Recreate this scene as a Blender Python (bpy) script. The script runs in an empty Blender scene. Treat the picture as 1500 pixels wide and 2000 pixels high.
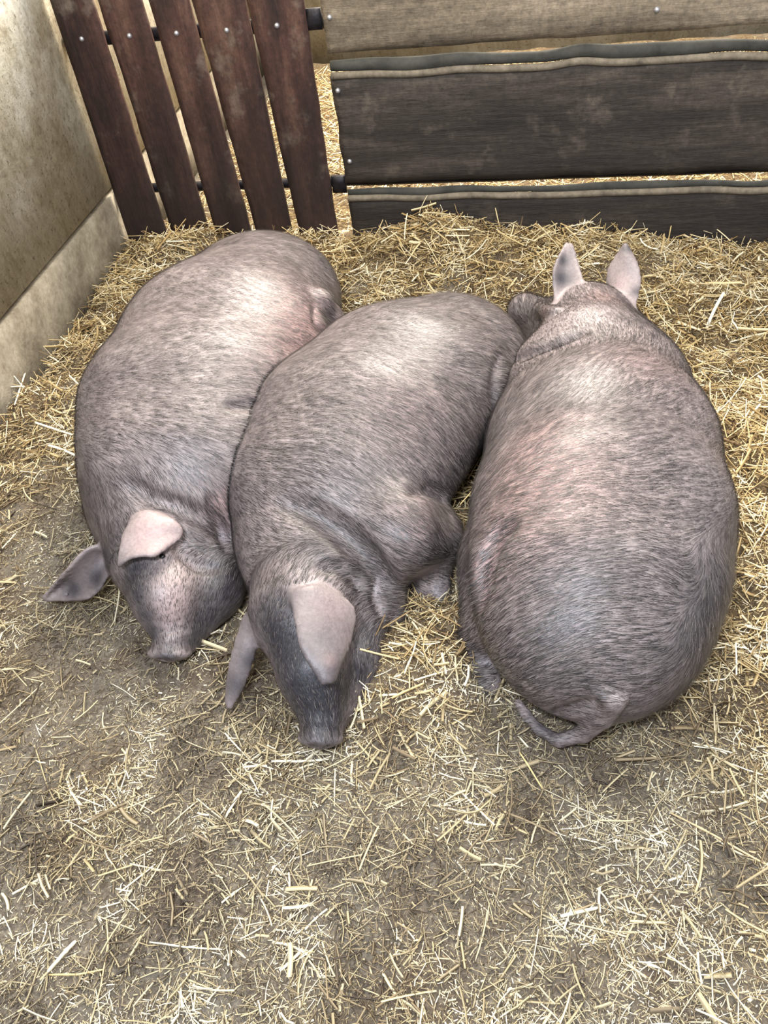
import bpy, math, random
import numpy as np
from mathutils import Matrix, Vector

rng = np.random.default_rng(7)
random.seed(7)
sc = bpy.context.scene
col = sc.collection

# ------------------------------------------------------------------ camera
FPX = 1600.0
H = 1.45
RM = np.array([[0.97741255, 0.18255638, -0.10647943],
               [0.04961283, -0.68795024, -0.72406011],
               [-0.20543434, 0.70242269, -0.68146834]])   # world -> view (right, down, forward)
CP = np.array([0.0, 0.0, H])
cd = bpy.data.cameras.new('camera')
cam = bpy.data.objects.new('camera', cd)
col.objects.link(cam)
m = Matrix.Identity(4)
for i in range(3):
    m[i][0] = RM[0][i]
    m[i][1] = -RM[1][i]
    m[i][2] = -RM[2][i]
    m[i][3] = CP[i]
cam.matrix_world = m
cd.sensor_fit = 'VERTICAL'
cd.sensor_height = 36.0
cd.lens = FPX / 2000.0 * 36.0
cd.clip_start = 0.05
sc.camera = cam

# ------------------------------------------------------------------ light, exposure
sc.view_settings.view_transform = 'Standard'
sc.view_settings.look = 'None'
sc.view_settings.gamma = 1.0
sc.view_settings.use_curve_mapping = False
sc.view_settings.exposure = 0.62
w = bpy.data.worlds.new('world')
sc.world = w
w.use_nodes = True
w.node_tree.nodes['Background'].inputs[0].default_value = (0.93, 0.95, 1.0, 1)
w.node_tree.nodes['Background'].inputs[1].default_value = 0.62


def area(name, loc, target, size, power, colr):
    l = bpy.data.lights.new(name, 'AREA')
    l.shape = 'RECTANGLE'
    l.size, l.size_y = size
    l.energy = power
    l.color = colr
    o = bpy.data.objects.new(name, l)
    col.objects.link(o)
    o.location = loc
    d = Vector(target) - Vector(loc)
    o.rotation_euler = d.to_track_quat('-Z', 'Y').to_euler()
    return o


area('barn_tube_light', (-0.25, -0.3, 2.45), (-0.1, 1.2, 0.0), (0.6, 0.25), 56, (0.84, 0.90, 1.0))
area('barn_lamp', (-0.7, 2.2, 3.0), (-0.6, 2.2, 0.0), (0.9, 0.9), 30, (1.0, 0.92, 0.78))
area('wall_lamp', (0.9, 1.1, 2.6), (-1.7, 2.0, 0.75), (0.5, 0.5), 30, (1.0, 0.96, 0.86))
area('aisle_lamp', (-0.2, 4.3, 2.9), (-0.2, 4.0, 0.0), (1.6, 1.2), 270, (1.0, 0.92, 0.8))


# ------------------------------------------------------------------ helpers
def ray(u, v):
    return RM.T @ np.array([u - 750.0, v - 1000.0, FPX])


def at_z(u, v, z=0.0):
    d = ray(u, v)
    return CP + d * ((z - H) / d[2])


def at_y(u, v, Y):
    d = ray(u, v)
    return CP + d * (Y / d[1])


def to_px(p):
    q = (np.asarray(p) - CP) @ RM.T
    return q[..., 0] / q[..., 2] * FPX + 750, q[..., 1] / q[..., 2] * FPX + 1000


def tag(o, label=None, cat=None, group=None, kind=None):
    if label: o['label'] = label
    if cat: o['category'] = cat
    if group: o['group'] = group
    if kind: o['kind'] = kind
    return o


def mesh_np(name, verts, quads=None, tris=None, mats=(), parent=None, smooth=True, midx=None):
    me = bpy.data.meshes.new(name)
    verts = np.asarray(verts, dtype=np.float32)
    me.vertices.add(len(verts))
    me.vertices.foreach_set('co', verts.ravel())
    faces = []
    nq = 0 if quads is None else len(quads)
    nt = 0 if tris is None else len(tris)
    loops = []
    if nq: loops.append(np.asarray(quads, dtype=np.int32).ravel())
    if nt: loops.append(np.asarray(tris, dtype=np.int32).ravel())
    loops = np.concatenate(loops)
    me.loops.add(len(loops))
    me.loops.foreach_set('vertex_index', loops)
    tot = np.concatenate([np.full(nq, 4, np.int32), np.full(nt, 3, np.int32)])
    st = np.concatenate([[0], np.cumsum(tot)[:-1]]).astype(np.int32)
    me.polygons.add(nq + nt)
    me.polygons.foreach_set('loop_start', st)
    me.polygons.foreach_set('loop_total', tot)
    if smooth:
        me.polygons.foreach_set('use_smooth', np.ones(nq + nt, dtype=bool))
    if midx is not None:
        me.polygons.foreach_set('material_index', np.asarray(midx, np.int32))
    me.update(calc_edges=True)
    me.validate()
    for mt in mats: me.materials.append(mt)
    o = bpy.data.objects.new(name, me)
    col.objects.link(o)
    o.parent = parent
    return o


def attr(o, name, vals):
    a = o.data.attributes.new(name, 'FLOAT', 'POINT')
    a.data.foreach_set('value', np.asarray(vals, dtype=np.float32))


def smoothnoise(x, y, s, seed=0):
    """cheap value noise on a lattice, returns 0..1"""
    r = np.random.default_rng(seed).random((128, 128))
    fx, fy = np.asarray(x) / s + 40.3, np.asarray(y) / s + 40.7
    ix, iy = np.floor(fx).astype(int), np.floor(fy).astype(int)
    tx, ty = fx - ix, fy - iy
    tx, ty = tx * tx * (3 - 2 * tx), ty * ty * (3 - 2 * ty)
    g = lambda a, b: r[a % 128, b % 128]
    return (g(ix, iy) * (1 - tx) + g(ix + 1, iy) * tx) * (1 - ty) + (g(ix, iy + 1) * (1 - tx) + g(ix + 1, iy + 1) * tx) * ty


# ------------------------------------------------------------------ materials
class NT:
    def __init__(s, name):
        s.m = bpy.data.materials.new(name)
        s.m.use_nodes = True
        s.t = s.m.node_tree
        s.b = s.t.nodes['Principled BSDF']

    def n(s, typ, **kw):
        nd = s.t.nodes.new(typ)
        for k, v in kw.items():
            if k.startswith('i_'):
                nd.inputs[k[2:].replace('_', ' ')].default_value = v
            else:
                setattr(nd, k, v)
        return nd

    def l(s, a, b): s.t.links.new(a, b)

    def noise(s, scale, detail=5, rough=0.6, vec=None, stretch=None):
        nz = s.n('ShaderNodeTexNoise')
        nz.inputs['Scale'].default_value = scale
        nz.inputs['Detail'].default_value = detail
        nz.inputs['Roughness'].default_value = rough
        tc = s.n('ShaderNodeTexCoord')
        src = tc.outputs['Object']
        if stretch:
            mp = s.n('ShaderNodeMapping')
            mp.inputs['Scale'].default_value = stretch
            s.l(src, mp.inputs[0])
            src = mp.outputs[0]
        s.l(src, nz.inputs['Vector'])
        return nz.outputs['Fac']

    def ramp(s, fac, stops):
        r = s.n('ShaderNodeValToRGB')
        el = r.color_ramp.elements
        while len(el) < len(stops): el.new(0.5)
        for e, (p, c) in zip(el, stops):
            e.position = p
            e.color = (*c, 1)
        s.l(fac, r.inputs[0])
        return r.outputs[0]

    def mix(s, fac, a, b, blend='MIX'):
        mx = s.n('ShaderNodeMix', data_type='RGBA', blend_type=blend)
        if isinstance(fac, (int, float)):
            mx.inputs[0].default_value = fac
        else:
            s.l(fac, mx.inputs[0])
        for i, c in ((6, a), (7, b)):
            if isinstance(c, tuple):
                mx.inputs[i].default_value = (*c, 1)
            else:
                s.l(c, mx.inputs[i])
        return mx.outputs[2]

    def math(s, op, a, b=0.0, clamp=False):
        mt = s.n('ShaderNodeMath', operation=op, use_clamp=clamp)
        for i, c in ((0, a), (1, b)):
            if isinstance(c, (int, float)):
                mt.inputs[i].default_value = c
            else:
                s.l(c, mt.inputs[i])
        return mt.outputs[0]

    def at(s, name):
        return s.n('ShaderNodeAttribute', attribute_name=name).outputs['Fac']

    def bump(s, h, strength, dist=0.01, nrm=None):
        b = s.n('ShaderNodeBump')
        b.inputs['Strength'].default_value = strength
        b.inputs['Distance'].default_value = dist
        s.l(h, b.inputs['Height'])
        if nrm is not None: s.l(nrm, b.inputs['Normal'])
        return b.outputs[0]

    def out(s, color=None, rough=0.8, spec=0.3, nrm=None):
        if color is not None:
            if isinstance(color, tuple):
                s.b.inputs['Base Color'].default_value = (*color, 1)
            else:
                s.l(color, s.b.inputs['Base Color'])
        s.b.inputs['Roughness'].default_value = rough
        s.b.inputs['Specular IOR Level'].default_value = spec
        if nrm is not None: s.l(nrm, s.b.inputs['Normal'])
        return s.m


def mat_wall():
    t = NT('limewashed_concrete')
    a = t.ramp(t.noise(2.2, 8, 0.65), [(0.34, (0.42, 0.34, 0.23)), (0.46, (0.64, 0.59, 0.46)), (0.58, (0.86, 0.83, 0.72))])
    b = t.ramp(t.noise(30, 8, 0.75, stretch=(1, 1, 0.6)), [(0.36, (0.38, 0.33, 0.25)), (0.54, (1, 1, 1))])
    c = t.mix(0.55, a, b, 'MULTIPLY')
    # dung splashed low on the wall
    g = t.n('ShaderNodeNewGeometry')
    sp = t.n('ShaderNodeSeparateXYZ')
    t.l(g.outputs['Position'], sp.inputs[0])
    zz = t.math('ADD', sp.outputs[2], t.math('MULTIPLY', t.noise(3.5, 8, 0.75), -0.75), clamp=True)
    f = t.ramp(zz, [(0.0, (1, 1, 1)), (0.30, (0, 0, 0))])
    c = t.mix(t.math('MULTIPLY', f, 0.45), c, (0.36, 0.30, 0.20))
    sp2 = t.ramp(t.noise(70, 3, 0.6), [(0.60, (0, 0, 0)), (0.68, (1, 1, 1))])
    c = t.mix(t.math('MULTIPLY', sp2, 0.6), c, (0.14, 0.11, 0.075))
    return t.out(c, 0.85, 0.25, t.bump(t.noise(30, 8, 0.7), 0.5, 0.01))


def mat_plank(name, c0, c1, c2, stretch):
    t = NT(name)
    a = t.ramp(t.noise(4.0, 8, 0.65, stretch=stretch), [(0.3, c0), (0.5, c1), (0.72, c2)])
    s = t.ramp(t.noise(9, 5, 0.6), [(0.57, (0, 0, 0)), (0.72, (1, 1, 1))])
    c = t.mix(t.math('MULTIPLY', s, 0.45), a, (0.22, 0.18, 0.14))
    g = t.ramp(t.noise(55, 4, 0.75), [(0.3, (0.45, 0.45, 0.45)), (0.7, (1.4, 1.4, 1.4))])
    c = t.mix(0.8, c, g, 'MULTIPLY')
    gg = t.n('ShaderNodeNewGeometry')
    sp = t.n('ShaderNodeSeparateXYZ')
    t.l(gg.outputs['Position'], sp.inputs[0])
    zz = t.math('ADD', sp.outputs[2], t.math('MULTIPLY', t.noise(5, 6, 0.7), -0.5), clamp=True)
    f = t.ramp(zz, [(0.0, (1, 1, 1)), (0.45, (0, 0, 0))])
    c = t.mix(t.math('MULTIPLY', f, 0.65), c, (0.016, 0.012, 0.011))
    return t.out(c, 0.6, 0.35, t.bump(t.noise(28, 8, 0.7, stretch=stretch), 0.6, 0.008))


def mat_skin(name):
    t = NT(name)
    pink = t.at('pink')
    dark = t.at('dark')
    base = t.ramp(t.noise(7, 6, 0.6), [(0.3, (0.195, 0.160, 0.160)), (0.55, (0.275, 0.228, 0.225)), (0.75, (0.35, 0.29, 0.283))])
    c = t.mix(pink, base, (0.50, 0.315, 0.295))
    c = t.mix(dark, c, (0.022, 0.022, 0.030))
    g = t.ramp(t.noise(120, 4, 0.7), [(0.3, (0.55, 0.55, 0.56)), (0.7, (1.25, 1.25, 1.25))])
    c = t.mix(0.55, c, g, 'MULTIPLY')
    n1 = t.bump(t.noise(22, 3, 0.55), 0.10, 0.012)
    n2 = t.bump(t.noise(190, 3, 0.6), 0.35, 0.002, n1)
    t.b.inputs['Subsurface Weight'].default_value = 0.0
    return t.out(c, 0.47, 0.5, n2)


def mat_hair():
    t = NT('bristle')
    c = t.ramp(t.at('shade'), [(0.0, (0.010, 0.009, 0.011)), (0.62, (0.035, 0.030, 0.030)), (0.74, (0.15, 0.128, 0.122)), (1.0, (0.40, 0.35, 0.32))])
    return t.out(c, 0.38, 0.5)


def mat_straw(name, warm=1.0):
    t = NT(name)
    c = t.ramp(t.at('shade'), [(0.0, (0.075, 0.045, 0.022)), (0.22, (0.20, 0.125, 0.055)), (0.40, (0.45, 0.31, 0.13)),
                               (0.58, (0.62, 0.48, 0.24)), (0.76, (0.76, 0.63, 0.38)), (1.0, (0.92, 0.86, 0.68))])
    c2 = t.ramp(t.at('shade'), [(0.0, (0.055, 0.042, 0.033)), (0.25, (0.13, 0.100, 0.065)), (0.45, (0.25, 0.20, 0.13)),
                               (0.66, (0.40, 0.335, 0.20)), (0.85, (0.55, 0.48, 0.32)), (1.0, (0.78, 0.72, 0.57))])
    c = t.mix(t.at('damp'), c, c2)
    return t.out(c, 0.55, 0.35)


def mat_bed():
    t = NT('trodden_bedding')
    a = t.ramp(t.noise(70, 8, 0.8), [(0.34, (0.055, 0.036, 0.020)), (0.5, (0.16, 0.11, 0.06)), (0.68, (0.42, 0.32, 0.17))])
    b = t.ramp(t.noise(110, 8, 0.85), [(0.36, (0.085, 0.068, 0.052)), (0.5, (0.20, 0.168, 0.130)), (0.66, (0.42, 0.37, 0.29))])
    c = t.mix(t.at('damp'), a, b)
    p = t.ramp(t.noise(7, 6, 0.65), [(0.50, (0, 0, 0)), (0.66, (1, 1, 1))])
    c = t.mix(t.math('MULTIPLY', p, 0.55), c, (0.085, 0.052, 0.036))
    p = t.ramp(t.noise(4.3, 4, 0.6, stretch=(1, 1.2, 1)), [(0.52, (0, 0, 0)), (0.66, (1, 1, 1))])
    c = t.mix(t.math('MULTIPLY', p, 0.45), c, (0.24, 0.22, 0.185))
    return t.out(c, 0.9, 0.2, t.bump(t.noise(90, 8, 0.8), 0.8, 0.012))


def mat_simple(name, c, rough=0.6, metal=0.0, nz=None):
    t = NT(name)
    t.b.inputs['Metallic'].default_value = metal
    if nz:
        cc = t.ramp(t.noise(nz, 6, 0.7), [(0.3, tuple(x * 0.5 for x in c)), (0.7, tuple(min(1, x * 1.5) for x in c))])
        return t.out(cc, rough, 0.4, t.bump(t.noise(nz * 2, 5), 0.4, 0.005))
    return t.out(c, rough, 0.4)


M_wall = mat_wall()
M_vplank = mat_plank('stained_planks', (0.015, 0.008, 0.007), (0.056, 0.025, 0.019), (0.135, 0.072, 0.050), (3, 3, 0.5))
M_board = mat_plank('dirty_boards', (0.015, 0.012, 0.010), (0.043, 0.034, 0.028), (0.125, 0.10, 0.078), (0.4, 3, 3))
M_topboard = mat_plank('pale_worn_board', (0.085, 0.066, 0.046), (0.185, 0.147, 0.103), (0.30, 0.245, 0.18), (0.4, 3, 3))
M_lip = mat_simple('worn_dark_rubber', (0.042, 0.041, 0.035), 0.85, 0.0, 12)
M_rim = mat_simple('worn_rim', (0.15, 0.125, 0.092), 0.85, 0.0, 25)
M_rail = mat_simple('dark_steel', (0.020, 0.018, 0.022), 0.5, 0.6, 20)
M_bolt = mat_simple('zinc_bolt', (0.42, 0.42, 0.45), 0.4, 0.7)
M_skin = mat_skin('grey_pig_skin')
M_hair = mat_hair()
M_eye = mat_simple('wet_eye', (0.012, 0.010, 0.010), 0.08)
M_hoof = mat_simple('horn', (0.10, 0.085, 0.08), 0.5, 0.0, 40)
def mat_plinth():
    t = NT('dirty_plinth')
    a = t.ramp(t.noise(5, 8, 0.7), [(0.35, (0.17, 0.14, 0.10)), (0.5, (0.29, 0.25, 0.185)), (0.66, (0.44, 0.39, 0.30))])
    g = t.ramp(t.noise(60, 5, 0.7), [(0.3, (0.4, 0.35, 0.3)), (0.6, (0.8, 0.8, 0.8))])
    return t.out(t.mix(0.6, a, g, 'MULTIPLY'), 0.85, 0.2, t.bump(t.noise(40, 8, 0.7), 0.5, 0.01))


M_plinth = mat_plinth()
M_straw = mat_straw('dry_straw')
M_bed = mat_bed()
M_floor = mat_simple('dirty_concrete', (0.20, 0.17, 0.13), 0.9, 0.0, 6)

GY = 2.865       # near face of the gate


def box_grid(name, x0, x1, z0, z1, y, th, mat, parent, top=None, wob=0.0, seed=0, xtop=None):
    """a plank with bevelled, slightly uneven edges: front/back grids plus rim"""
    W, Ht = abs(x1 - x0), abs(z1 - z0)
    nx, nz = max(3, int(W / 0.02)), max(3, int(Ht / 0.02))
    s = np.linspace(0, 1, nx + 1)
    t = np.linspace(0, 1, nz + 1)
    S, T = np.meshgrid(s, t)
    xt0, xt1 = xtop if xtop else (x0, x1)
    X = (x0 + (xt0 - x0) * T) * (1 - S) + (x1 + (xt1 - x1) * T) * S
    Z = z0 + (z1 - z0) * T
    if top is not None:
        Z = Z + T * top(X)
    X = X + (smoothnoise(X, Z, 0.07, seed) - 0.5) * wob * (np.abs(S - 0.5) * 2) ** 4
    Z = Z + (smoothnoise(X, Z, 0.09, seed + 3) - 0.5) * wob * (np.abs(T - 0.5) * 2) ** 4
    edge = np.minimum(np.minimum(S, 1 - S) * W, np.minimum(T, 1 - T) * Ht)
    inset = np.where(edge < 1e-6, 0.006, 0.0)
    wv = (smoothnoise(X, Z, 0.2, seed + 5) - 0.5) * 0.006
    F = np.stack([X, np.full_like(X, y) + inset + wv, Z], -1).reshape(-1, 3)
    B = np.stack([X, np.full_like(X, y + th) - inset, Z], -1).reshape(-1, 3)
    n = (nx + 1) * (nz + 1)
    idx = np.arange(n).reshape(nz + 1, nx + 1)
    q = np.stack([idx[:-1, :-1], idx[:-1, 1:], idx[1:, 1:], idx[1:, :-1]], -1).reshape(-1, 4)
    qs = [q, q[:, ::-1] + n]
    for line in (idx[0, :], idx[:, -1], idx[-1, ::-1], idx[::-1, 0]):
        a, b = line[:-1], line[1:]
        qs.append(np.stack([b, a, a + n, b + n], -1))
    return mesh_np(name, np.concatenate([F, B]), quads=np.concatenate(qs), mats=[mat], parent=parent, smooth=False)


def tube(name, pts, rad, mat, parent=None, sides=12, flat=1.0, cap=True):
    pts = np.asarray(pts, float)
    rad = np.broadcast_to(np.asarray(rad, float), (len(pts),))
    tg = np.gradient(pts, axis=0)
    tg /= np.linalg.norm(tg, axis=1)[:, None]
    up = np.array([0, 0, 1.0])
    V = []
    for p, r, t in zip(pts, rad, tg):
        a = np.cross(up, t)
        if np.linalg.norm(a) < 1e-3: a = np.array([1.0, 0, 0])
        a /= np.linalg.norm(a)
        b = np.cross(t, a)
        for k in range(sides):
            th = 2 * math.pi * k / sides
            V.append(p + r * (math.cos(th) * a * flat + math.sin(th) * b))
    n = len(pts)
    Q = []
    for i in range(n - 1):
        for k in range(sides):
            Q.append((i * sides + k, i * sides + (k + 1) % sides, (i + 1) * sides + (k + 1) % sides, (i + 1) * sides + k))
    T = []
    if cap:
        V += [pts[0], pts[-1]]
        for k in range(sides):
            T.append((n * sides, (k + 1) % sides, k))
            T.append((n * sides + 1, (n - 1) * sides + k, (n - 1) * sides + (k + 1) % sides))
    return mesh_np(name, V, quads=Q, tris=T or None, mats=[mat], parent=parent)


# ------------------------------------------------------------------ setting
def slab(name, pts, thick, mat):
    """pts: quad corners (ccw seen from the front), thickened away from the front"""
    p = np.array(pts, float)
    n = np.cross(p[1] - p[0], p[3] - p[0])
    n /= np.linalg.norm(n)
    V = np.concatenate([p, p - n * thick])
    Q = [(0, 1, 2, 3), (7, 6, 5, 4), (0, 4, 5, 1), (1, 5, 6, 2), (2, 6, 7, 3), (3, 7, 4, 0)]
    return mesh_np(name, V, quads=Q, mats=[mat], smooth=False)


fl = slab('floor', [(-2.4, -0.8, 0), (2.2, -0.8, 0), (2.2, 6, 0), (-2.4, 6, 0)], 0.1, M_floor)
tag(fl, kind='structure')


def wx(y):   # inner face of the left wall
    return -1.745 + 0.080 * (GY - y)


zc = 0.31
wl = slab('wall_left', [(wx(-0.8), -0.8, zc), (wx(6), 6, zc), (wx(6), 6, 2.2), (wx(-0.8), -0.8, 2.2)], 0.12, M_wall)
tag(wl, kind='structure')
wl2 = slab('wall_left_plinth', [(wx(-0.8) + 0.004, -0.8, -0.05), (wx(6) + 0.004, 6, -0.05), (wx(6) + 0.004, 6, zc - 0.020), (wx(-0.8) + 0.004, -0.8, zc - 0.020)], 0.12, M_plinth)
tag(wl2, kind='structure')
wl3 = slab('wall_left_core', [(wx(-0.8) - 0.05, -0.8, 0.25), (wx(6) - 0.05, 6, 0.25), (wx(6) - 0.05, 6, 0.35), (wx(-0.8) - 0.05, -0.8, 0.35)], 0.04, M_plinth)
tag(wl3, kind='structure')
wb = slab('wall_back', [(2.2, 5.6, -0.05), (-2.4, 5.6, -0.05), (-2.4, 5.6, 2.6), (2.2, 5.6, 2.6)], 0.12, M_wall)
tag(wb, kind='structure')

# ------------------------------------------------------------------ gate
gate = bpy.data.objects.new('pen_gate', None)
col.objects.link(gate)
gate.location = (0, 0, 0)
tag(gate, 'dark wooden pen gate of five upright planks and wide horizontal boards behind the pigs', 'gate')
ZT = 1.25

PLK = [(-1.727, -1.558, -1.725, -1.569), (-1.530, -1.373, -1.546, -1.394), (-1.346, -1.199, -1.368, -1.229),
       (-1.175, -1.038, -1.215, -1.047), (-1.006, -0.861, -1.034, -0.859)]
for i, (a, b, c, d) in enumerate(PLK):
    k = 1.25 / 0.68
    c2, d2 = a + (c - a) * k, b + (d - b) * k
    box_grid('plank', a, b, 0.01, 1.25, GY, 0.024, M_vplank, gate, wob=0.004, seed=20 + i, xtop=(c2, d2))


def bolt(u, v, r=0.0085):
    p = at_y(u, v, GY)
    V, Q, T = [], [], []
    n = 14
    for j, (rr, dy) in enumerate(((1.0, 0.004), (1.0, -0.002), (0.8, -0.006), (0.4, -0.0085))):
        for k in range(n):
            a = 2 * math.pi * k / n
            V.append((p[0] + r * rr * math.cos(a), GY + dy, p[2] + r * rr * math.sin(a)))
    for j in range(3):
        for k in range(n):
            Q.append((j * n + k, j * n + (k + 1) % n, (j + 1) * n + (k + 1) % n, (j + 1) * n + k))
    V.append((p[0], GY - 0.0095, p[2]))
    for k in range(n): T.append((3 * n + k, 3 * n + (k + 1) % n, 4 * n))
    o = mesh_np('bolt', V, quads=Q, tris=T, mats=[M_bolt], parent=gate)
    return o


for u, v in ((160, 76), (253, 70), (345, 65), (443, 59), (541, 50), (644, 34), (1283, 19), (660, 177), (683, 315)):
    bolt(u, v)
for z, hh in ((0.815, 0.020), (0.297, 0.015)):
    box_grid('rail', -1.74, 1.35, z - hh, z + hh, GY + 0.037, 0.03, M_rail, gate)
box_grid('rail', -1.72, 1.35, 1.12, 1.17, GY + 0.037, 0.03, M_rail, gate)

XR = 1.35


def lipz(x, base, slope, hump):
    x = np.asarray(x, float)
    return base + slope * (x + 0.8) + hump * np.exp(-((x - 0.0) / 0.07) ** 2) + (smoothnoise(x, x * 0 + 2, 0.16, 91) - 0.5) * 0.014


box_grid('horizontal_board', -0.803, XR, 0.731, 1.22, GY, 0.035, M_topboard, gate, wob=0.005, seed=41)
box_grid('horizontal_board', -0.803, XR, 0.306, 0.655, GY, 0.035, M_board, gate, wob=0.010, seed=42,
         top=lambda x: lipz(x, 0.0, -0.003, 0.012))
box_grid('horizontal_board', -0.803, XR, 0.02, 0.247, GY, 0.035, M_board, gate, wob=0.010, seed=43)
xs = np.linspace(-0.80, XR, 90)
for base, slope, hump, nm in ((0.686, -0.008, 0.012, 0), (0.266, -0.003, 0.0, 1)):
    zz = lipz(xs, base, slope, hump)
    o = tube('rubber_edge', np.stack([xs, np.full_like(xs, GY + 0.014), zz], -1), (0.019 if nm == 0 else 0.013) + 0.003 * np.sin(xs * 9), M_lip, gate, flat=0.8)
    zz = lipz(xs, base - (0.027 if nm == 0 else 0.019), slope, hump)
    o = tube('worn_edge', np.stack([xs, np.full_like(xs, GY + 0.004), zz], -1), 0.0115, M_rim, gate)
for z, x in ((0.83, -0.84), (0.30, -0.835)):
    box_grid('hinge_block', x - 0.022, x + 0.03, z - 0.03, z + 0.03, GY + 0.005, 0.03, M_rail, gate)


# ------------------------------------------------------------------ bedding
def mound_px(u, v, z, s, a, sx=None):
    p = at_z(u, v, z)
    return (p[0], p[1], s if sx is None else sx, s, a)


MOUNDS = [(-1.45, 2.75, 0.30, 0.22, 0.10), (-0.95, 2.80, 0.35, 0.18, 0.06), (-0.42, 2.78, 0.24, 0.20, 0.13), (0.0, 2.72, 0.25, 0.25, 0.09),
          (0.28, 2.66, 0.16, 0.16, 0.05), (-1.55, 2.1, 0.16, 0.4, 0.04), (0.95, 2.5, 0.3, 0.25, 0.05),
          mound_px(760, 1330, 0.05, 0.10, 0.055), mound_px(850, 1260, 0.05, 0.09, 0.035), mound_px(905, 1050, 0.05, 0.08, 0.04), mound_px(60, 800, 0.05, 0.15, 0.05),
          mound_px(1470, 900, 0.05, 0.2, 0.04), mound_px(1330, 620, 0.05, 0.12, 0.04)]


def damp_at(x, y):
    """0 dry golden bedding at the back, 1 trodden dirty bedding at the front"""
    u, v = to_px(np.stack([x, y, np.full_like(x, 0.03)], -1))
    d = 1 / (1 + np.exp(-(v - 1120 - 0.22 * (u - 700)) / 110))
    d = d - 0.55 * np.exp(-(((u - 800) / 150) ** 2 + ((v - 1300) / 130) ** 2))
    d = d + 0.5 * np.exp(-(((u - 130) / 90) ** 2 + ((v - 1050) / 130) ** 2))
    d = d - 0.25 * np.clip((u - 1250) / 250, 0, 1)
    d = d + (smoothnoise(x, y, 0.16, 5) - 0.5) * 0.5
    return np.clip(d, 0, 1)


def height(x, y):
    x = np.asarray(x, float)
    y = np.asarray(y, float)
    h = np.full_like(x, 0.022)
    for (mx, my, sx, sy, a) in MOUNDS:
        h = h + a * np.exp(-((x - mx) / sx) ** 2 - ((y - my) / sy) ** 2)
    dry = 1 - damp_at(x, y)
    h = h + dry * (0.015 + 0.055 * (smoothnoise(x, y, 0.12, 1) - 0.4) + 0.04 * (smoothnoise(x, y, 0.045, 2) - 0.5))
    h = h + 0.008 * (smoothnoise(x, y, 0.06, 3) - 0.5)
    beyond = np.clip((y - GY - 0.03) / 0.1, 0, 1)
    h = h * (1 - beyond) + beyond * (0.04 + 0.02 * smoothnoise(x, y, 0.1, 4))
    return np.maximum(h, 0.008)


X0, X1, Y0, Y1 = -1.70, 1.75, -0.25, 5.4
nx, ny = 345, 565
gx, gy = np.meshgrid(np.linspace(X0, X1, nx), np.linspace(Y0, Y1, ny))
gx = np.maximum(gx, wx(gy) + 0.012)
gz = height(gx, gy)
idx = np.arange(nx * ny).reshape(ny, nx)
q = np.stack([idx[:-1, :-1], idx[:-1, 1:], idx[1:, 1:], idx[1:, :-1]], -1).reshape(-1, 4)
bedV = np.stack([gx, gy, gz], -1).reshape(-1, 3)


def stalks(n, region, lmin, lmax, wmin, wmax, pitch, dens, seed, lift=0.0, segs=2, bright=(0.0, 1.0), lay=0.01):
    r = np.random.default_rng(seed)
    out = []
    tot = 0
    while tot < n:
        c = n * 3
        x = r.uniform(region[0], region[1], c)
        y = r.uniform(region[2], region[3], c)
        k = r.random(c) < dens(x, y)
        k &= x > wx(y) + 0.02
        out.append(np.stack([x[k], y[k]], -1))
        tot += k.sum()
    xy = np.concatenate(out)[:n]
    L = lmin * (lmax / lmin) ** (r.random(n) ** 1.6)
    Wd = r.uniform(wmin, wmax, n) * (0.7 + 0.3 * np.minimum(1.5, L / 0.03))
    yaw = r.uniform(0, 2 * np.pi, n)
    pit = np.abs(r.normal(0, pitch, n))
    bend = r.normal(0, 0.13, n) + (r.random(n) < 0.12) * r.normal(0, 0.5, n)
    damp = damp_at(xy[:, 0], xy[:, 1])
    flake = r.random(n) < 0.10
    Wd = np.where(flake, Wd * 1.9, Wd * 0.85)
    sh = r.beta(1.5, 1.5, n) + 0.75 * (smoothnoise(xy[:, 0], xy[:, 1], 0.085, 77) - 0.5) * (0.4 + 0.6 * damp)
    sh = np.clip(sh * (bright[1] - bright[0]) + bright[0], 0, 1)
    m = segs + 1
    V = np.zeros((n, m, 3, 3))
    t = np.linspace(-0.5, 0.5, m)
    z0 = height(xy[:, 0], xy[:, 1]) + lift + r.random(n) * lay
    roll = r.uniform(0, 2 * np.pi, n)
    ca = np.cos(pit)
    d = np.stack([np.cos(yaw) * ca, np.sin(yaw) * ca, np.sin(pit)], -1)
    s = np.stack([-np.sin(yaw), np.cos(yaw), np.zeros(n)], -1)
    u = np.cross(d, s)
    for i in range(m):
        cpos = np.stack([xy[:, 0], xy[:, 1], z0 + 0.5 * L * np.sin(pit)], -1) + d * (L * t[i])[:, None] + s * (bend * L * (0.25 - t[i] ** 2))[:, None]
        # keep lying pieces on top of the bedding
        hz = height(cpos[:, 0], cpos[:, 1]) + 0.001
        cpos[:, 2] = np.maximum(cpos[:, 2], hz)
        for j in range(3):
            a = roll + j * 2 * np.pi / 3
            V[:, i, j] = cpos + (s * np.cos(a)[:, None] + u * np.sin(a)[:, None]) * (Wd * 0.5)[:, None]
    base = (np.arange(n) * m * 3)[:, None]
    Q = []
    for i in range(segs):
        for j in range(3):
            Q.append(np.concatenate([base + i * 3 + j, base + i * 3 + (j + 1) % 3, base + (i + 1) * 3 + (j + 1) % 3, base + (i + 1) * 3 + j], 1))
    Q = np.stack(Q, 1).reshape(-1, 4)
    return V.reshape(-1, 3), Q, np.repeat(sh, m * 3), np.repeat(damp, m * 3)


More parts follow.
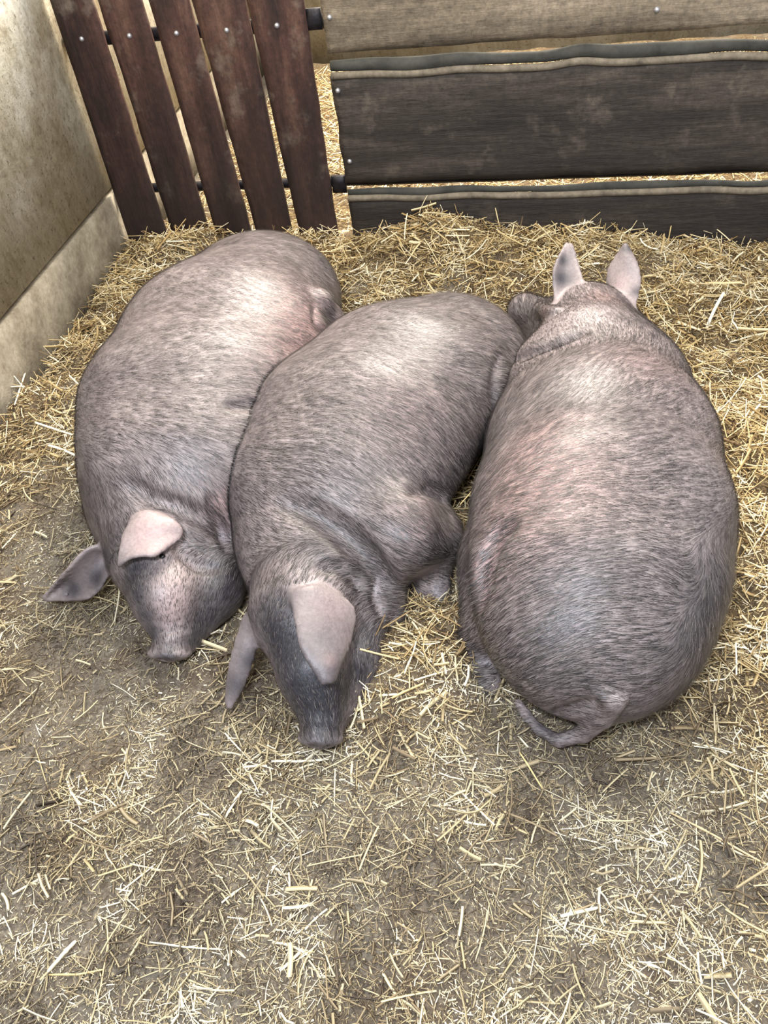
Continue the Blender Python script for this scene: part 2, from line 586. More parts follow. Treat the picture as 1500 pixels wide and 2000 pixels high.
def inview(x, y, marg=330):
    u, v = to_px(np.stack([x, y, np.full_like(x, 0.05)], -1))
    return ((u > -marg) & (u < 1500 + marg) & (v > -300) & (v < 2000 + marg)).astype(float)


def d_dry(x, y):
    return inview(x, y) * (0.04 + (1 - damp_at(x, y))) * (y < GY - 0.01) * (0.35 + 0.65 * (smoothnoise(x, y, 0.07, 8) > 0.35))


def d_front(x, y):
    cl = smoothnoise(x, y, 0.09, 11) * 0.6 + smoothnoise(x, y, 0.25, 12) * 0.4
    u, v = to_px(np.stack([x, y, np.full_like(x, 0.03)], -1))
    bias = np.clip((u + 0.6 * (v - 1500)) / 1000, 0, 1)
    return inview(x, y) * (0.15 + damp_at(x, y)) * np.clip((cl + 0.35 * bias - 0.35) * 3.2, 0.06, 1) * (y < GY - 0.01)


def d_all(x, y):
    return inview(x, y) * (y < GY - 0.01)


def d_back(x, y):
    return (y > GY + 0.08) * 1.0


RG = (-1.72, 1.5, -0.1, 2.86)
parts = [
    stalks(48000, RG, 0.010, 0.075, 0.0014, 0.0042, 0.38, d_dry, 1, lay=0.026, bright=(0.0, 1.0)),
    stalks(4200, RG, 0.04, 0.12, 0.0022, 0.0050, 0.32, d_dry, 2, lay=0.035, bright=(0.3, 1.0), segs=4),
    stalks(54000, RG, 0.005, 0.042, 0.0008, 0.0030, 0.24, d_front, 3, lay=0.012),
    stalks(1500, RG, 0.035, 0.09, 0.0015, 0.0046, 0.12, d_front, 4, lay=0.012, segs=4, bright=(0.35, 1.0)),
    stalks(135000, RG, 0.003, 0.013, 0.0009, 0.0034, 0.3, d_all, 5, lay=0.004, segs=1),
    stalks(16000, (-1.7, 1.2, GY + 0.06, 5.2), 0.02, 0.10, 0.002, 0.005, 0.3, d_back, 6, lay=0.02, bright=(0.2, 1.0)),
]
off = len(bedV)
VV, QQ, SH, DM, MI = [bedV], [q], [np.zeros(off)], [damp_at(gx.ravel(), gy.ravel())], [np.zeros(len(q), int)]
for (V_, Q_, s_, d_) in parts:
    VV.append(V_); QQ.append(Q_ + off); SH.append(s_); DM.append(d_); MI.append(np.ones(len(Q_), int))
    off += len(V_)
bed = mesh_np('straw_bedding', np.concatenate(VV), quads=np.concatenate(QQ), mats=[M_bed, M_straw], midx=np.concatenate(MI))
attr(bed, 'shade', np.concatenate(SH))
attr(bed, 'damp', np.concatenate(DM))
tag(bed, 'loose golden straw and trodden chaff bedding spread over the pen floor', 'straw', kind='stuff')


# ------------------------------------------------------------------ pigs: one continuous surface each
def poly_dist(P, A, B):
    ab = B - A
    t = np.clip(((P - A) @ ab) / max(ab @ ab, 1e-9), 0, 1)
    return t, np.linalg.norm(P - (A + t[..., None] * ab), axis=-1)


class Body:
    def __init__(s, lo, hi, h=0.006):
        s.h = h
        s.lo = np.round(np.array(lo, float) / h) * h
        s.n = np.ceil((np.array(hi) - s.lo) / h).astype(int) + 1
        s.f = np.full(s.n, 0.5, np.float32)
        s.zs = 0.8

    def box(s, lo, hi):
        a = np.clip(np.floor((np.array(lo) - s.lo) / s.h).astype(int), 0, s.n - 1)
        b = np.clip(np.ceil((np.array(hi) - s.lo) / s.h).astype(int) + 1, 0, s.n)
        if (b <= a).any(): return None, None
        sl = tuple(slice(i, j) for i, j in zip(a, b))
        g = np.meshgrid(*[s.lo[k] + s.h * np.arange(a[k], b[k]) for k in range(3)], indexing='ij')
        return sl, np.stack(g, -1)

    def comb(s, sl, d, k, sub=False):
        f = s.f[sl]
        d = d.astype(np.float32)
        if sub:
            hh = np.maximum(k - np.abs(f + d), 0) / max(k, 1e-6)
            s.f[sl] = np.maximum(f, -d) + hh * hh * k * 0.25
        else:
            hh = np.maximum(k - np.abs(f - d), 0) / max(k, 1e-6)
            s.f[sl] = np.minimum(f, d) - hh * hh * k * 0.25

    def cone(s, a, ra, b, rb, k=0.03, zs=1.0, sub=False):
        a, b = np.array(a, float), np.array(b, float)
        R = max(ra, rb) + k + 0.02
        sl, P = s.box(np.minimum(a, b) - R, np.maximum(a, b) + R)
        if sl is None: return
        S = np.array([1, 1, 1 / zs])
        t, d = poly_dist(P * S, a * S, b * S)
        s.comb(sl, (d - (ra + (rb - ra) * t)) * (1 + zs) / 2, k, sub)

    def ell(s, c, rad, k=0.03, yaw=0.0, pitch=0.0, sub=False):
        c = np.array(c, float)
        rad = np.array(rad, float)
        R = rad.max() + k + 0.02
        sl, P = s.box(c - R, c + R)
        if sl is None: return
        M3 = np.array(Matrix.Rotation(yaw, 3, 'Z') @ Matrix.Rotation(pitch, 3, 'Y'))
        Q = (P - c) @ M3
        q = np.linalg.norm(Q / rad, axis=-1)
        q2 = np.linalg.norm(Q / rad ** 2, axis=-1) + 1e-9
        s.comb(sl, q * (q - 1) / q2, k, sub)

    # authoring from picture position plus height or ground contact
    @staticmethod
    def rest(u, v, rpx, ks=0.8, lift=0.0):
        d = ray(u, v)
        t = (H - lift) / (ks * rpx - d[2])
        return CP + t * d, rpx * t

    def chain(s, pts, k=0.06, ks=0.8, lift=0.0):
        pr = [s.rest(*p, ks=ks, lift=lift) for p in pts]
        for (a, ra), (b, rb) in zip(pr[:-1], pr[1:]):
            s.cone(a, ra, b, rb, k, zs=ks)
        return pr

    def pc(s, p, q_, k=0.03, zs=1.0, sub=False):
        """(u, v, z, r) to (u, v, z, r)"""
        s.cone(at_z(*p[:3]), p[3], at_z(*q_[:3]), q_[3], k, zs, sub)

    def hit(s, u, v):
        d = ray(u, v)
        d = d / np.linalg.norm(d)
        t = np.arange(0.6, 4.0, s.h * 0.4)
        P = CP + t[:, None] * d
        I = (P - s.lo) / s.h
        ok = ((I >= 0) & (I < s.n - 1.001)).all(1)
        I = np.where(ok[:, None], I, 0)
        i0 = I.astype(int)
        fr = I - i0
        val = np.zeros(len(t))
        for c in range(8):
            o = np.array([(c >> 0) & 1, (c >> 1) & 1, (c >> 2) & 1])
            wgt = np.prod(np.where(o, fr, 1 - fr), 1)
            j = i0 + o
            val += wgt * s.f[j[:, 0], j[:, 1], j[:, 2]]
        val = np.where(ok, val, 1)
        w_ = np.where(val < 0)[0]
        if len(w_) == 0:
            return at_z(u, v, 0.1)
        return P[w_[0]]

    def groove(s, pts, r=0.008, depth=0.5, k=0.02):
        """a skin crease along picture points lying on the surface"""
        out = []
        for (a, b) in zip(pts[:-1], pts[1:]):
            n = max(2, int(math.hypot(a[0] - b[0], a[1] - b[1]) / 14))
            for i in range(n):
                out.append((a[0] + (b[0] - a[0]) * i / n, a[1] + (b[1] - a[1]) * i / n))
        out.append(pts[-1])
        H3 = [s.hit(*p) for p in out]
        N = len(H3)
        for i in range(N - 1):
            if np.linalg.norm(H3[i] - H3[i + 1]) > 0.08: continue
            e0 = math.sin(math.pi * min(1, max(0.08, (i + 0.3) / N))) ** 0.5
            e1 = math.sin(math.pi * min(1, max(0.08, (i + 1.0) / N))) ** 0.5
            s.cone(H3[i], r * e0, H3[i + 1], r * e1, k, sub=True)

    def swell(s, pts, r, k=0.04, inset=0.6):
        """a fold or muscle standing out along picture points"""
        H3 = []
        for p in pts:
            h = s.hit(p[0], p[1])
            d = ray(p[0], p[1])
            d = d / np.linalg.norm(d)
            rr = p[2] if len(p) > 2 else r
            H3.append((h + d * rr * inset, rr))
        for (a, ra), (b, rb) in zip(H3[:-1], H3[1:]):
            s.cone(a, ra, b, rb, k)

    def ear(s, L, R, thick=0.006, bulge=0.02, k=0.012, nu=38, nv=22):
        """leaf-shaped flap between two edge lines of (u, v, z) or ready 3-D points"""
        def cur(E):
            P = np.array([at_z(*e) if not isinstance(e, np.ndarray) else e for e in E])
            t = np.linspace(0, len(P) - 1, nu)
            # Catmull-Rom
            o = []
            for x in t:
                i = min(int(x), len(P) - 2)
                f = x - i
                p0, p1, p2, p3 = P[max(i - 1, 0)], P[i], P[i + 1], P[min(i + 2, len(P) - 1)]
                o.append(0.5 * (2 * p1 + (p2 - p0) * f + (2 * p0 - 5 * p1 + 4 * p2 - p3) * f * f + (3 * p1 - p0 - 3 * p2 + p3) * f ** 3))
            return np.array(o)
        A, B = cur(L), cur(R)
        pts = []
        for i in range(nu):
            wv = B[i] - A[i]
            tg = (A[min(i + 1, nu - 1)] + B[min(i + 1, nu - 1)] - A[max(i - 1, 0)] - B[max(i - 1, 0)])
            nrm = np.cross(wv, tg)
            ln = np.linalg.norm(nrm)
            nrm = nrm / ln if ln > 1e-9 else nrm * 0
            if nrm @ (CP - A[i]) < 0: nrm = -nrm
            for x in np.linspace(0, 1, nv):
                pts.append(A[i] + wv * x + nrm * bulge * 4 * x * (1 - x) * min(1, np.linalg.norm(wv) / 0.06))
        pts = np.array(pts)
        sl, P = s.box(pts.min(0) - 0.04, pts.max(0) + 0.04)
        sh = P.shape[:3]
        P = P.reshape(-1, 3).astype(np.float32)
        d = np.full(len(P), 9.0, np.float32)
        for p in pts.astype(np.float32):
            q = ((P - p) ** 2).sum(1)
            np.minimum(d, q, out=d)
        s.comb(sl, (np.sqrt(d) - thick).reshape(sh), k)
        return pts

    def yield_to(s, o, gap=0.003):
        """press this body in where the neighbour lies against it"""
        off = np.round((o.lo - s.lo) / s.h).astype(int)
        a = np.maximum(0, off)
        b = np.minimum(s.n, off + o.n)
        if (b <= a).any(): return
        S1 = tuple(slice(i, j) for i, j in zip(a, b))
        S2 = tuple(slice(i, j) for i, j in zip(a - off, b - off))
        s.f[S1] = np.maximum(s.f[S1], gap - o.f[S2])

    def mesh(s):
        f = s.f
        neg = f < 0
        n = s.n
        c = np.zeros(n - 1, int)
        for a in range(8):
            o = ((a >> 0) & 1, (a >> 1) & 1, (a >> 2) & 1)
            c += neg[o[0]:n[0] - 1 + o[0], o[1]:n[1] - 1 + o[1], o[2]:n[2] - 1 + o[2]]
        act = (c > 0) & (c < 8)
        ids = np.full(n - 1, -1)
        I = np.argwhere(act)
        ids[act] = np.arange(len(I))
        acc = np.zeros((len(I), 3))
        cnt = np.zeros(len(I))
        corners = [(x, y, z) for x in (0, 1) for y in (0, 1) for z in (0, 1)]
        for a in corners:
            for ax in range(3):
                if a[ax] == 0:
                    b = list(a)
                    b[ax] = 1
                    fa = f[I[:, 0] + a[0], I[:, 1] + a[1], I[:, 2] + a[2]]
                    fb = f[I[:, 0] + b[0], I[:, 1] + b[1], I[:, 2] + b[2]]
                    cr = (fa < 0) != (fb < 0)
                    t = np.where(cr, fa / np.where(cr, fa - fb, 1), 0)
                    p = np.tile(np.array(a, float), (len(I), 1))
                    p[:, ax] += t
                    acc += p * cr[:, None]
                    cnt += cr
        V = s.lo + s.h * (I + acc / cnt[:, None])
        Q = []
        for ax in range(3):
            o = [0, 0, 0]
            o[ax] = 1
            A = neg[:n[0] - o[0], :n[1] - o[1], :n[2] - o[2]]
            B = neg[o[0]:, o[1]:, o[2]:]
            E_ = np.argwhere(A != B)
            u_, v_ = (ax + 1) % 3, (ax + 2) % 3
            E_ = E_[(E_[:, u_] > 0) & (E_[:, v_] > 0) & (E_[:, u_] < n[u_] - 1) & (E_[:, v_] < n[v_] - 1)]
            fl_ = A[E_[:, 0], E_[:, 1], E_[:, 2]]
            def cell(du, dv):
                k = E_.copy()
                k[:, u_] -= du
                k[:, v_] -= dv
                return ids[k[:, 0], k[:, 1], k[:, 2]]
            q = np.stack([cell(1, 1), cell(0, 1), cell(0, 0), cell(1, 0)], -1)
            q[~fl_] = q[~fl_][:, ::-1]
            Q.append(q)
        Q = np.concatenate(Q)
        Q = Q[(Q >= 0).all(1)]
        # keep the largest connected shell only, then relax a little
        for _ in range(2):
            s_ = np.zeros_like(V)
            k_ = np.zeros(len(V))
            for a in range(4):
                b = (a + 1) % 4
                for x, y in ((a, b), (b, a)):
                    for d in range(3):
                        s_[:, d] += np.bincount(Q[:, x], weights=V[Q[:, y], d], minlength=len(V))
                    k_ += np.bincount(Q[:, x], minlength=len(V))
            V = V * 0.5 + 0.5 * s_ / np.maximum(k_, 1)[:, None]
        return V, Q


def blobs(V, spots):
    """0..1 weight of skin markings and painted shade from (u, v, z, radius_m, weight) or (point, radius, weight)"""
    o = np.zeros(len(V))
    for sp in spots:
        c, r, wgt = sp
        o = 1 - (1 - o) * (1 - wgt * np.exp(-((V - c) ** 2).sum(1) / r ** 2))
    return o


def normals(V, Q):
    n = np.cross(V[Q[:, 2]] - V[Q[:, 0]], V[Q[:, 3]] - V[Q[:, 1]])
    N = np.zeros_like(V)
    for a in range(4):
        for d in range(3):
            N[:, d] += np.bincount(Q[:, a], weights=n[:, d], minlength=len(V))
    return N / np.maximum(np.linalg.norm(N, axis=1), 1e-12)[:, None]


def bristles(parent, V, Q, n, flow, short, bare, seed, L0=0.030):
    """fine hairs lying along a flow given by (point, direction) samples; short = [(point, radius)] where the coat is short"""
    r = np.random.default_rng(seed)
    A = V[Q]
    nr = np.cross(A[:, 2] - A[:, 0], A[:, 3] - A[:, 1])
    ar = np.linalg.norm(nr, axis=1)
    nr = nr / np.maximum(ar, 1e-12)[:, None]
    vd = CP - A.mean(1)
    pr = ar * ((nr[:, 2] > -0.35))
    cen = A.mean(1)
    for c, rad in bare:
        pr = pr * (((cen - c) ** 2).sum(1) > rad ** 2)
    f = r.choice(len(Q), n, p=pr / pr.sum())
    a, b = r.random(n)[:, None], r.random(n)[:, None]
    P = (A[f, 0] * (1 - a) + A[f, 1] * a) * (1 - b) + (A[f, 3] * (1 - a) + A[f, 2] * a) * b
    VN = normals(V, Q)
    N = (VN[Q[f, 0]] * (1 - a) + VN[Q[f, 1]] * a) * (1 - b) + (VN[Q[f, 3]] * (1 - a) + VN[Q[f, 2]] * a) * b
    N /= np.linalg.norm(N, axis=1)[:, None]
    fp = np.array([x[0] for x in flow])
    fd = np.array([x[1] / np.linalg.norm(x[1]) for x in flow])
    D = np.zeros_like(P)
    for p, d in zip(fp, fd):
        wgt = 1 / (((P - p) ** 2).sum(1) + 0.004) ** 1.5
        D += wgt[:, None] * d
    # combed clumps drift a little to either side
    dr = (smoothnoise(P[:, 0] + P[:, 2], P[:, 1] - P[:, 2], 0.09, seed) - 0.5) * 0.4 + r.normal(0, 0.09, n)
    D -= N * (D * N).sum(1)[:, None]
    D /= np.maximum(np.linalg.norm(D, axis=1), 1e-6)[:, None]
    Sd = np.cross(N, D)
    D = D * np.cos(dr)[:, None] + Sd * np.sin(dr)[:, None]
    Sd = np.cross(N, D)
    L = L0 * r.uniform(0.5, 1.25, n)
    for c, rad in short:
        L *= 1 - 0.72 * np.exp(-((P - c) ** 2).sum(1) / rad ** 2)
    W_ = r.uniform(0.00014, 0.00032, n)
    out = np.zeros((n, 4, 2, 3))
    for i, (t, hgt, wd) in enumerate(((0, -0.0012, 1), (0.35, 0.0030, 1.0), (0.7, 0.0042, 0.8), (1.0, 0.0036, 0.15))):
        c = P + D * (L * t)[:, None] + N * (hgt * np.minimum(1, L / 0.02) - (L * t) ** 2 * 1.3)[:, None]
        out[:, i, 0] = c - Sd * (W_ * wd)[:, None]
        out[:, i, 1] = c + Sd * (W_ * wd)[:, None]
    base = (np.arange(n) * 8)[:, None]
    Qh = np.concatenate([base + np.array([[0, 1, 3, 2]]) + 2 * i for i in range(3)], 1).reshape(-1, 4)
    o = mesh_np('bristles', out.reshape(-1, 3), quads=Qh, mats=[M_hair], parent=parent)
    patch = smoothnoise(P[:, 0], P[:, 1] + P[:, 2], 0.03, seed + 1)
    sh = np.clip(r.random(n) * 0.80 + 0.03 * (patch - 0.5) + 0.10, 0, 1)
    attr(o, 'shade', np.repeat(sh, 8))
    tag(o, kind='stuff')
    return o


def px_dir(u0, v0, u1, v1, z0, z1=None):
    z1 = z0 if z1 is None else z1
    return at_z(u0, v0, z0), at_z(u1, v1, z1) - at_z(u0, v0, z0)


def flow_hit(B, segs):
    out = []
    for (a, b, c, d) in segs:
        p, q = B.hit(a, b), B.hit(c, d)
        out.append((p, q - p))
    return out


def finish(B, name, label, pink, dark, flow, short, seed, nh, eyes=(), bare=()):
    V, Q = B.mesh()
    o = mesh_np(name, V, quads=Q, mats=[M_skin])
    attr(o, 'pink', np.clip(blobs(V, [(B.hit(u, v), r, w_) for (u, v, r, w_) in pink]), 0, 1))
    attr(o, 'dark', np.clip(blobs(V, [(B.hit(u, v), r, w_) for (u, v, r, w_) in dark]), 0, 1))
    tag(o, label, 'pig', 'pigs asleep side by side in the straw')
    bristles(o, V, Q, nh, flow_hit(B, flow), [(B.hit(u, v), r) for (u, v, r) in short], bare, seed)
    for (u, v, r) in eyes:
        c = B.hit(u, v)
        d = ray(u, v)
        d /= np.linalg.norm(d)
        c = c + d * r * 0.35
        Vv, Qq = [], []
        for i in range(9):
            for j in range(16):
                th, ph = math.pi * i / 8, 2 * math.pi * j / 16
                Vv.append(c + r * np.array([math.sin(th) * math.cos(ph), math.sin(th) * math.sin(ph), math.cos(th)]))
        for i in range(8):
            for j in range(16):
                Qq.append((i * 16 + j, (i + 1) * 16 + j, (i + 1) * 16 + (j + 1) % 16, i * 16 + (j + 1) % 16))
        mesh_np('eye', Vv, quads=Qq, mats=[M_eye], parent=o)
    return o


TODO = []


def later(*a, **k):
    TODO.append((a, k))


# ---- pig on the left, curled beside the wall
B = Body((-1.75, 0.75, -0.03), (-0.35, 2.75, 0.62))
B.chain([(508, 590, 158), (440, 680, 200), (380, 795, 213), (362, 895, 200), (335, 985, 155)], k=0.05)
B.pc((320, 1010, 0.17, 0.125), (300, 1085, 0.155, 0.098), k=0.05)          # neck to poll
B.pc((305, 1085, 0.14, 0.095), (325, 1165, 0.13, 0.072), k=0.04)          # brow
B.pc((325, 1165, 0.13, 0.070), (340, 1240, 0.085, 0.044), k=0.04)         # muzzle
B.pc((400, 1080, 0.10, 0.085), (415, 1150, 0.085, 0.070), k=0.04)         # jowl
B.pc((415, 1160, 0.075, 0.060), (365, 1240, 0.06, 0.040), k=0.03)         # jaw
B.pc((339, 1244, 0.085, 0.043), (335, 1256, 0.080, 0.042), k=0.006)
B.ell(at_z(331, 1276, 0.070), (0.015, 0.050, 0.042), k=0.008, yaw=-1.5, pitch=0.75)       # snout disc
B.groove([(288, 1250), (330, 1262), (374, 1254)], 0.004, k=0.006)
for q in ((316, 1290), (346, 1292)): B.ell(B.hit(*q), (0.009, 0.009, 0.009), k=0.004, sub=True)
B.swell([(622, 590, 0.04), (645, 625, 0.036), (652, 648, 0.026)], 0.03, k=0.03)   # hock tucked at the rump
B.groove([(612, 598), (618, 630), (636, 658)], 0.008, k=0.02)
B.groove([(250, 945), (300, 975), (350, 990), (400, 1015), (440, 1050)], 0.009, k=0.03)   # neck fold
B.groove([(350, 1045), (355, 1080), (385, 1105), (420, 1110)], 0.010, k=0.02)
B.groove([(410, 975), (425, 1020), (440, 1075)], 0.008, k=0.02)
B.groove([(440, 795), (490, 790), (530, 800)], 0.008, k=0.02)
B.groove([(296, 1212), (330, 1220), (365, 1210)], 0.0025, k=0.006)
B.groove([(298, 1228), (330, 1236), (365, 1226)], 0.0025, k=0.006)
h = lambda u, v, t: B.hit(u, v) - ray(u, v) / np.linalg.norm(ray(u, v)) * t
E1 = B.ear([h(262, 1012, .0), h(243, 1045, .022), h(236, 1078, .034), h(233, 1106, .036)],
      [h(315, 1008, .0), h(342, 1020, .024), h(353, 1046, .036), h(300, 1086, .040)], bulge=0.014)
E2 = B.ear([(205, 1068, .17), (172, 1072, .185), (132, 1112, .15), (85, 1168, .06)],
      [(215, 1112, .13), (192, 1152, .09), (160, 1170, .065), (88, 1172, .05)], bulge=-0.028)
later(B, 'pig', 'grey pig sleeping nearest the left wall, one pinkish ear folded above its eye', 
       [(610, 660, .16, .75), (560, 720, .14, .4), (300, 1040, .05, .35), (335, 1190, .045, .35), (340, 1120, .04, .15), (445, 990, .05, .6)],
       [(190, 1130, .035, .9), (145, 1150, .035, .9), (255, 1140, .04, .9), (285, 1200, .035, .85), (300, 1240, .03, .7), (440, 1150, .06, .9), (400, 1210, .055, .85), (300, 1110, .03, .5), (380, 1250, .03, .8), (225, 1060, .05, .7), (265, 1110, .03, .9), (270, 1160, .03, .9), (205, 1090, .04, .8), (440, 1110, .05, .6), (325, 1285, .028, .85), (300, 1235, .02, .6), (640, 620, .04, .6), (175, 960, .08, .4)],  # last spot: shade painted along the wall-side edge of the back
       [(500, 500, 560, 520), (330, 560, 400, 570), (260, 700, 340, 700), (400, 700, 480, 715), (550, 640, 600, 680), (200, 850, 280, 850), (380, 850, 450, 870),
        (200, 960, 220, 1000), (350, 950, 380, 1000), (300, 1150, 300, 1120), (340, 1240, 330, 1180)],
       [(320, 1180, .15), (290, 1050, .08), (140, 1130, .08)], 11, 85000, eyes=[(317, 1088, .008)], bare=[(p, 0.013) for p in np.concatenate([E1, E2])])

# ---- pig in the middle
B = Body((-1.25, 0.60, -0.03), (0.20, 2.60, 0.62))
B.chain([(868, 712, 160), (782, 765, 195), (702, 850, 215), (655, 945, 202), (625, 1050, 165)], k=0.05)
B.pc((610, 1080, 0.17, 0.135), (590, 1190, 0.16, 0.105), k=0.05)
B.pc((590, 1200, 0.155, 0.098), (610, 1310, 0.13, 0.066), k=0.04)
B.pc((610, 1310, 0.13, 0.064), (628, 1405, 0.075, 0.043), k=0.035)
B.pc((628, 1410, 0.075, 0.043), (627, 1422, 0.070, 0.041), k=0.006)
B.ell(at_z(626, 1442, 0.060), (0.015, 0.047, 0.040), k=0.008, yaw=-1.5, pitch=0.75)
B.groove([(585, 1420), (628, 1430), (668, 1420)], 0.004, k=0.006)
for q in ((614, 1460), (640, 1460)): B.ell(B.hit(*q), (0.008, 0.008, 0.008), k=0.004, sub=True)
for dv in (0, 13, 25): B.groove([(595, 1385 + dv), (628, 1393 + dv), (662, 1384 + dv)], 0.002, k=0.006)
B.pc((690, 1200, 0.09, 0.08), (700, 1290, 0.07, 0.055), k=0.04)
B.pc((700, 1300, 0.06, 0.05), (655, 1390, 0.05, 0.035), k=0.03)
B.pc((765, 1040, 0.20, 0.115), (835, 1050, 0.13, 0.078), k=0.04)          # shoulder and elbow
B.pc((838, 1050, 0.11, 0.070), (828, 1135, 0.05, 0.045), k=0.03)
B.pc((850, 1125, 0.05, 0.038), (858, 1170, 0.035, 0.026), k=0.015)        # trotter
B.pc((740, 1130, 0.13, 0.06), (762, 1200, 0.07, 0.036), k=0.02)           # folded knee
B.pc((960, 720, 0.14, 0.06), (975, 830, 0.08, 0.045), k=0.02)              # hind leg in the gap
B.groove([(560, 985), (610, 1000), (660, 1035), (710, 1080), (745, 1130)], 0.009, k=0.04)
B.groove([(888, 1000), (865, 970), (840, 955), (800, 960)], 0.008, k=0.025)
B.groove([(735, 1125), (730, 1165), (745, 1205)], 0.008, k=0.015)
B.groove([(700, 1150), (690, 1130), (660, 1110), (620, 1110)], 0.006, k=0.02)
B.groove([(972, 700), (964, 760), (965, 830)], 0.005, k=0.03)
h = lambda u, v, t: B.hit(u, v) - ray(u, v) / np.linalg.norm(ray(u, v)) * t
E1 = B.ear([h(570, 1160, .0), h(578, 1210, .028), h(592, 1270, .045), h(630, 1334, .045)],
      [h(625, 1148, .0), h(687, 1186, .034), h(682, 1250, .05), h(650, 1332, .045)], bulge=0.016)
E2 = B.ear([(478, 1205, .17), (460, 1260, .14), (447, 1320, .09), (443, 1370, .05)],
      [(505, 1225, .17), (495, 1275, .13), (476, 1335, .08), (450, 1382, .045)], bulge=0.012)
later(B, 'pig', 'grey pig sleeping between the other two, one ear flopped over its dark face',
       [(640, 1195, .04, .2), (800, 800, .12, .25), (820, 1020, .06, .3), (645, 1290, .015, .5)],
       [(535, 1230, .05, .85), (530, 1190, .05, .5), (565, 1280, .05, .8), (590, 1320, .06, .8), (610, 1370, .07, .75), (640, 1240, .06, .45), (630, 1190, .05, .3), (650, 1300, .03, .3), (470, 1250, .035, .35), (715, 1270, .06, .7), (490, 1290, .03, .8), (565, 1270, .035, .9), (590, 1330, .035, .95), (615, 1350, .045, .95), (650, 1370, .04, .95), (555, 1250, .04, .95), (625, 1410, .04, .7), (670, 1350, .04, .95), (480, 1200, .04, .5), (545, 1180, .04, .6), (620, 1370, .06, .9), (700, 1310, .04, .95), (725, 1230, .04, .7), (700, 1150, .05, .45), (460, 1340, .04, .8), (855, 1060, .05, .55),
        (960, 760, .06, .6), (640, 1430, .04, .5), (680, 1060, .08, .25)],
       [(870, 600, 930, 620), (900, 660, 980, 700), (700, 650, 780, 660), (600, 760, 680, 765), (760, 760, 830, 790), (850, 800, 900, 860), (540, 880, 620, 890),
        (700, 900, 760, 940), (480, 980, 520, 1010), (620, 1000, 660, 1040), (560, 1150, 590, 1100), (600, 1380, 570, 1300)],
       [(600, 1300, .18), (640, 1240, .08), (460, 1300, .08), (850, 1150, .06)], 12, 92000, bare=[(p, 0.013) for p in np.concatenate([E1, E2])])

# ---- pig on the right
B = Body((-0.45, 0.70, -0.03), (0.85, 2.75, 0.66))
B.chain([(1158, 1212, 208), (1163, 1120, 237), (1170, 1000, 238), (1172, 870, 210), (1163, 765, 168), (1155, 690, 125)], k=0.05)
B.pc((1160, 690, 0.22, 0.13), (1150, 630, 0.22, 0.10), k=0.05)
B.pc((1150, 625, 0.22, 0.090), (1110, 635, 0.18, 0.080), k=0.04)
B.pc((1100, 640, 0.18, 0.078), (1046, 618, 0.17, 0.056), k=0.03)
B.pc((1042, 616, 0.17, 0.055), (1026, 608, 0.17, 0.053), k=0.006)
B.swell([(1055, 605, .02), (1085, 615, .02)], .02, k=0.02)
B.pc((1075, 680, 0.10, 0.085), (1045, 665, 0.08, 0.055), k=0.04)
B.pc((960, 1100, 0.14, 0.07), (950, 1230, 0.08, 0.055), k=0.05)            # thigh
B.pc((930, 1240, 0.05, 0.040), (958, 1335, 0.035, 0.024), k=0.02)         # hind foot
# tail
tl = [(1200, 1365, .20, .026), (1178, 1402, .14, .021), (1140, 1434, .08, .0175), (1090, 1447, .06, .0145), (1052, 1425, .055, .0125), (1027, 1395, .06, .0115), (1012, 1372, .065, .0105)]
for a, b in zip(tl[:-1], tl[1:]): B.pc(a[:3] + (a[3] * 0.88,), b[:3] + (b[3] * 0.88,), k=0.008)
B.groove([(1005, 700), (1040, 688), (1090, 668), (1130, 650)], 0.005, k=0.035)
B.groove([(1060, 615), (1085, 612), (1110, 600)], 0.004, k=0.01)
B.groove([(1000, 1025), (965, 1050), (948, 1100), (938, 1170)], 0.006, k=0.04)
B.groove([(1085, 1395), (1130, 1385), (1160, 1375)], 0.008, k=0.02)
h = lambda u, v, t: B.hit(u, v) - ray(u, v) / np.linalg.norm(ray(u, v)) * t
E1 = B.ear([(1088, 602, .27), (1082, 560, .31), (1084, 520, .35), (1106, 476, .38)],
      [(1145, 578, .29), (1136, 545, .32), (1126, 510, .35), (1116, 478, .38)], bulge=-0.012)
E2 = B.ear([(1185, 560, .26), (1190, 525, .30), (1205, 500, .33), (1221, 476, .36)],
      [(1238, 600, .25), (1248, 560, .28), (1245, 520, .32), (1223, 476, .36)], bulge=0.012)
